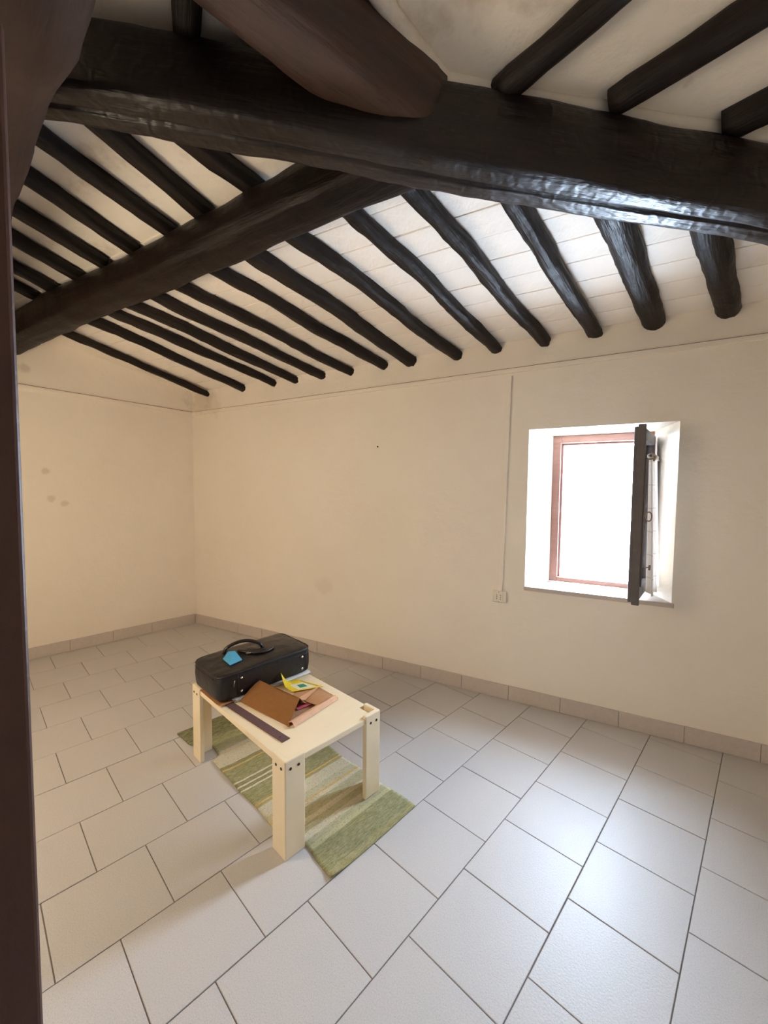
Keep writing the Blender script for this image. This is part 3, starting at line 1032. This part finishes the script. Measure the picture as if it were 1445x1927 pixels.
# handle arch, from table coords (b, a)
def bl(b, a): return (b - bs[0], a - bs[1])
h0_, h1_ = bl(.140, .838), bl(.325, .735)
arc = []
for i in range(17):
    t = i / 16
    x = h0_[0] + (h1_[0] - h0_[0]) * t; y = h0_[1] + (h1_[1] - h0_[1]) * t + .018 * math.sin(math.pi * t)
    zb = topz(x, y)
    arc.append((x, y, zb - .002 + .050 * (math.sin(math.pi * t) ** .42)))
bm = bmesh.new(); tube(bm, arc, [(.0125, .009)] * 17, 10)
link('handle', bm, 'leather', bag, True)
# second handle folded flat with its buckle strap
arc = []
q0, q1 = bl(.205, .790), bl(.36, .690)
for i in range(13):
    t = i / 12
    x = q0[0] + (q1[0] - q0[0]) * t - .010 * math.sin(math.pi * t); y = q0[1] + (q1[1] - q0[1]) * t - .062 * math.sin(math.pi * t)
    arc.append((x, y, topz(x, y) + .007))
bm = bmesh.new(); tube(bm, arc, [(.011, .007)] * 13, 10)
link('handle', bm, 'leather', bag, True)
bm = bmesh.new()
sc_ = bl(.255, .742)
def strapf(u, v):
    x = sc_[0] - .045 + .09 * u + .03 * v; y = sc_[1] + .04 - .085 * v
    return (x, y, topz(x, y) + .005 + .004 * math.sin(math.pi * u))
sheet(bm, strapf, 6, 6, .004)
link('flap', bm, 'leather', bag, True)
bm = bmesh.new()
bc = bl(.222, .712)
zb = topz(*bc) + .010
for (p, q) in (((-.010, -.007), (.010, -.007)), ((.010, -.007), (.010, .007)), ((.010, .007), (-.010, .007)), ((-.010, .007), (-.010, -.007))):
    tube(bm, [(bc[0] + p[0], bc[1] + p[1], zb), (bc[0] + q[0], bc[1] + q[1], zb)], .0016, 6)
link('buckle', bm, 'chrome', bag)
# blue luggage tag
bm = bmesh.new()
tg = [bl(.104, .765), bl(.150, .800), bl(.176, .772), bl(.166, .672), bl(.098, .668)]
zt_ = [topz(*p) + .006 for p in tg]
zt_[1] += .012; zt_[2] += .012
top = [bm.verts.new((p[0], p[1], z)) for p, z in zip(tg, zt_)]
bot = [bm.verts.new((p[0], p[1], z - .003)) for p, z in zip(tg, zt_)]
cen = sum((v.co for v in top), V((0, 0, 0))) / 5
ct = bm.verts.new(cen + V((0, 0, .002))); cb = bm.verts.new(cen - V((0, 0, .002)))
for i in range(5):
    j = (i + 1) % 5
    bm.faces.new((top[i], top[j], ct)); bm.faces.new((bot[j], bot[i], cb)); bm.faces.new((top[j], top[i], bot[i], bot[j]))
tgo = link('luggage_tag', bm, 'blue', bag)
tgo['label'] = 'bright blue luggage tag'
bm = bmesh.new()
tube(bm, [(tg[1][0] - .004, tg[1][1], zt_[1]), (tg[1][0] + .004, tg[1][1] + .02, zt_[1] + .012), (h0_[0], h0_[1], topz(*h0_) + .012)], .0022, 6)
link('tag_cord', bm, 'leather', bag, True)
# studs on the front side (local -y face)
for bx in (.115, .482):
    for z in (.030, .098):
        x = bx - bs[0]
        yf = bagsurf((x / .272, -1, (z - ZO) / .066)).y
        bm = bmesh.new()
        for k in range(4):
            a0, a1 = k * math.pi / 8, (k + 1) * math.pi / 8
        rings = []
        for k in range(5):
            a0 = k / 4 * math.pi / 2
            rings.append([bm.verts.new((x + .0075 * math.cos(a0) * math.cos(2 * math.pi * q / 12), yf - .0005 - .006 * math.sin(a0), z + .0075 * math.cos(a0) * math.sin(2 * math.pi * q / 12))) for q in range(12)])
        for r0, r1 in zip(rings, rings[1:]):
            for q in range(12):
                bm.faces.new((r0[q], r0[(q + 1) % 12], r1[(q + 1) % 12], r1[q]))
        bm.faces.new(rings[0])
        bmesh.ops.remove_doubles(bm, verts=bm.verts[:], dist=1e-5)
        link('stud', bm, 'chrome', bag, True)
bm = bmesh.new()
x = .075 - bs[0]
yf = bagsurf((x / .272, -1, .45)).y
tube(bm, [(x, yf - .004, .098), (x - .002, yf - .007, .090), (x - .004, yf - .006, .066)], [(.004, .002), (.0022, .002), (.0026, .002)], 8)
link('zip_pull', bm, 'chrome', bag, True)
# seams of the corner straps
for bx in (.095, .508):
    x = bx - bs[0]
    bm = bmesh.new()
    tube(bm, [(x, bagsurf((x / .272, -1, z)).y - .001, z * .066 + ZO) for z in (-.85, -.5, 0, .5, .85)], .0016, 6)
    link('seam', bm, 'leather', bag, True)

# ---- dark strip
bm = bmesh.new()
sheet(bm, bilin((.108, .129, TH + .0032), (.068, .127, TH + .0032), (.028, .612, TH + .0032), (.070, .600, TH + .0032)), 2, 10, .003)
stp = tag(on_table('leather_strip', bm, 'mauve', (.07, .37, TH)), 'flat dark mauve strip with a small hole lying along the table edge', 'strip')
bm = bmesh.new(); disc(bm, (.082, .165, TH + .0030), (0, 0, 1), .004, .0008, 12)
on_table('eyelet', bm, 'black', (.07, .37, TH), stp)

# ---- kraft envelope, raised like a tent
bm = bmesh.new()
fnA = bilin((.098, .562, TH + .0015), (.150, .204, TH + .0015), (.268, .286, TH + .058), (.208, .566, TH + .074))
def envA(u, v):
    p = V(fnA(u, v))
    p.z += .010 * math.sin(math.pi * v) * (1 - .5 * u) - .004 * math.sin(math.pi * u) * v + .0012
    p.x += .003 * math.sin(u * 23) * (1 if u > .9 else 0)
    return p
sheet(bm, envA, 16, 12, .0010)
fnB = bilin((.208, .566, TH + .074), (.268, .286, TH + .058), (.325, .300, TH + .008), (.300, .545, TH + .008))
sheet(bm, lambda u, v: V(fnB(u, v)) + V((0, 0, .0012 - .010 * math.sin(math.pi * v))), 14, 8, .0010)
tag(on_table('kraft_envelope', bm, 'kraft', (.2, .42, TH)), 'large brown kraft envelope propped open like a tent in front of the bag', 'envelope')

# ---- peach folder wallet
bs2 = (.31, .30, TH)
wal = tag(empty('document_wallet', MT @ Matrix.Translation(bs2)), 'open peach card document wallet with a pink sheet inside', 'folder')
bm = bmesh.new()
sheet(bm, bilin((.160, .205, TH + .0025), (.470, .245, TH + .0025), (.470, .460, TH + .0025), (.190, .420, TH + .0025)), 6, 6, .0018)
on_table('back_panel', bm, 'tan', bs2, wal)
bm = bmesh.new()      # front edge folded up into a ridge
def ridge(u, v):
    A0, A1 = V((.166, .182, 0)), V((.458, .232, 0))
    p = A0 + (A1 - A0) * u
    w = .030 - .004 * u
    prof = [(0, .0015), (.30, .017), (.55, .021), (1.35, .012)]
    q = v * 3
    i = min(2, int(q)); f = q - i
    a = prof[i][0] * (1 - f) + prof[i + 1][0] * f
    z = prof[i][1] * (1 - f) + prof[i + 1][1] * f
    return (p.x - .006 * a, p.y + w * a, TH + z + .001)
sheet(bm, ridge, 14, 9, .0012)
on_table('front_fold', bm, 'peach', bs2, wal)
bm = bmesh.new()
sheet(bm, lambda u, v: V(bilin((.335, .238, TH + .018), (.448, .242, TH + .016), (.432, .355, TH + .018), (.320, .318, TH + .013))(u, v)) + V((0, 0, .006 * math.sin(math.pi * u))), 8, 8, .0010)
on_table('flap', bm, 'tan', bs2, wal)
bm = bmesh.new()
sheet(bm, bilin((.330, .330, TH + .010), (.425, .370, TH + .019), (.480, .395, TH + .017), (.300, .375, TH + .008)), 6, 4, .0012)
on_table('inner_fold', bm, 'peach', bs2, wal)
bm = bmesh.new()
sheet(bm, bilin((.255, .285, TH + .007), (.360, .275, TH + .012), (.345, .322, TH + .009), (.255, .330, TH + .007)), 4, 4, .0008)
on_table('inner_sheet', bm, 'pink', bs2, wal)

# ---- yellow printed envelope
bs3 = (.41, .5, TH)
ye = tag(empty('yellow_envelope', MT @ Matrix.Translation(bs3)), 'yellow envelope with green print and one curled corner', 'envelope')
fnY = bilin((.330, .448, TH + .012), (.486, .388, TH + .006), (.432, .566, TH + .005), (.334, .564, TH + .008))
def yel(u, v):
    p = V(fnY(u, v))
    c = max(0, v - .55) / .45 * max(0, .6 - u) / .6
    p.z += .066 * c ** 1.7
    return p
bm = bmesh.new(); sheet(bm, yel, 14, 14, .0012)
on_table('cover', bm, 'yellow', bs3, ye)
def patch(u0, u1, v0, v1, lift, skew=0.0):
    bm = bmesh.new()
    sheet(bm, lambda u, v: V(yel(u0 + (u1 - u0) * u + skew * v, v0 + (v1 - v0) * v)) + V((0, 0, lift)), 6, 6, .0004)
    return bm
on_table('white_panel', patch(.24, .84, .08, .66, .0006), 'ivory', bs3, ye)
on_table('green_print', patch(.38, .66, .24, .52, .0011, .08), 'green', bs3, ye)
on_table('printed_line', patch(.92, .945, .12, .80, .0006), 'hole', bs3, ye)

# ------------------------------------------------------------------ rug
RY0 = -.185
bm = bmesh.new()
def lowedge(a):
    pts_ = [(-.19, .080), (-.10, .088), (-.01, .100), (.10, .100), (.16, .050), (.33, .058), (.50, .050), (.70, .050), (.79, .052), (.815, .100), (.925, .104), (.96, .050), (1.04, .018), (1.19, .008)]
    for (p, q), (r, s) in zip(pts_, pts_[1:]):
        if p <= a <= r:
            f = (a - p) / (r - p); f = f * f * (3 - 2 * f)
            return q + (s - q) * f
    return pts_[-1][1]
def rugf(u, v):
    a = RY0 + 1.37 * v
    lo, hi = lowedge(a), .580 - .028 * v + .004 * math.sin(v * 31)
    b = lo + (hi - lo) * u
    z = .0062
    z += .010 * math.exp(-((a - .955) / .03) ** 2) * (1 - .5 * u) if 0 else .012 * math.exp(-((a - .965 - .02 * u) / .022) ** 2) * (1 - u) ** .7
    z += .010 * math.exp(-((a - .62) / .10) ** 2) * math.exp(-(u / .05) ** 2) * .6
    z += .008 * math.exp(-((v) / .02) ** 2) * math.exp(-(u / .10) ** 2)
    z += .0012 * max(0, noise.noise((a * 9, b * 9, 2)))
    return (b, a - RY0 - .006 * math.sin(u * 3.1) * (1 - v), z)
sheet(bm, rugf, 34, 120, .006)
MR = MT @ Matrix.Translation((0, RY0, 0))
tag(link('rug', bm, 'rug', None, True, MR), 'narrow woven rug in olive and cream bands under the table', 'rug')

bpy.context.view_layer.update()
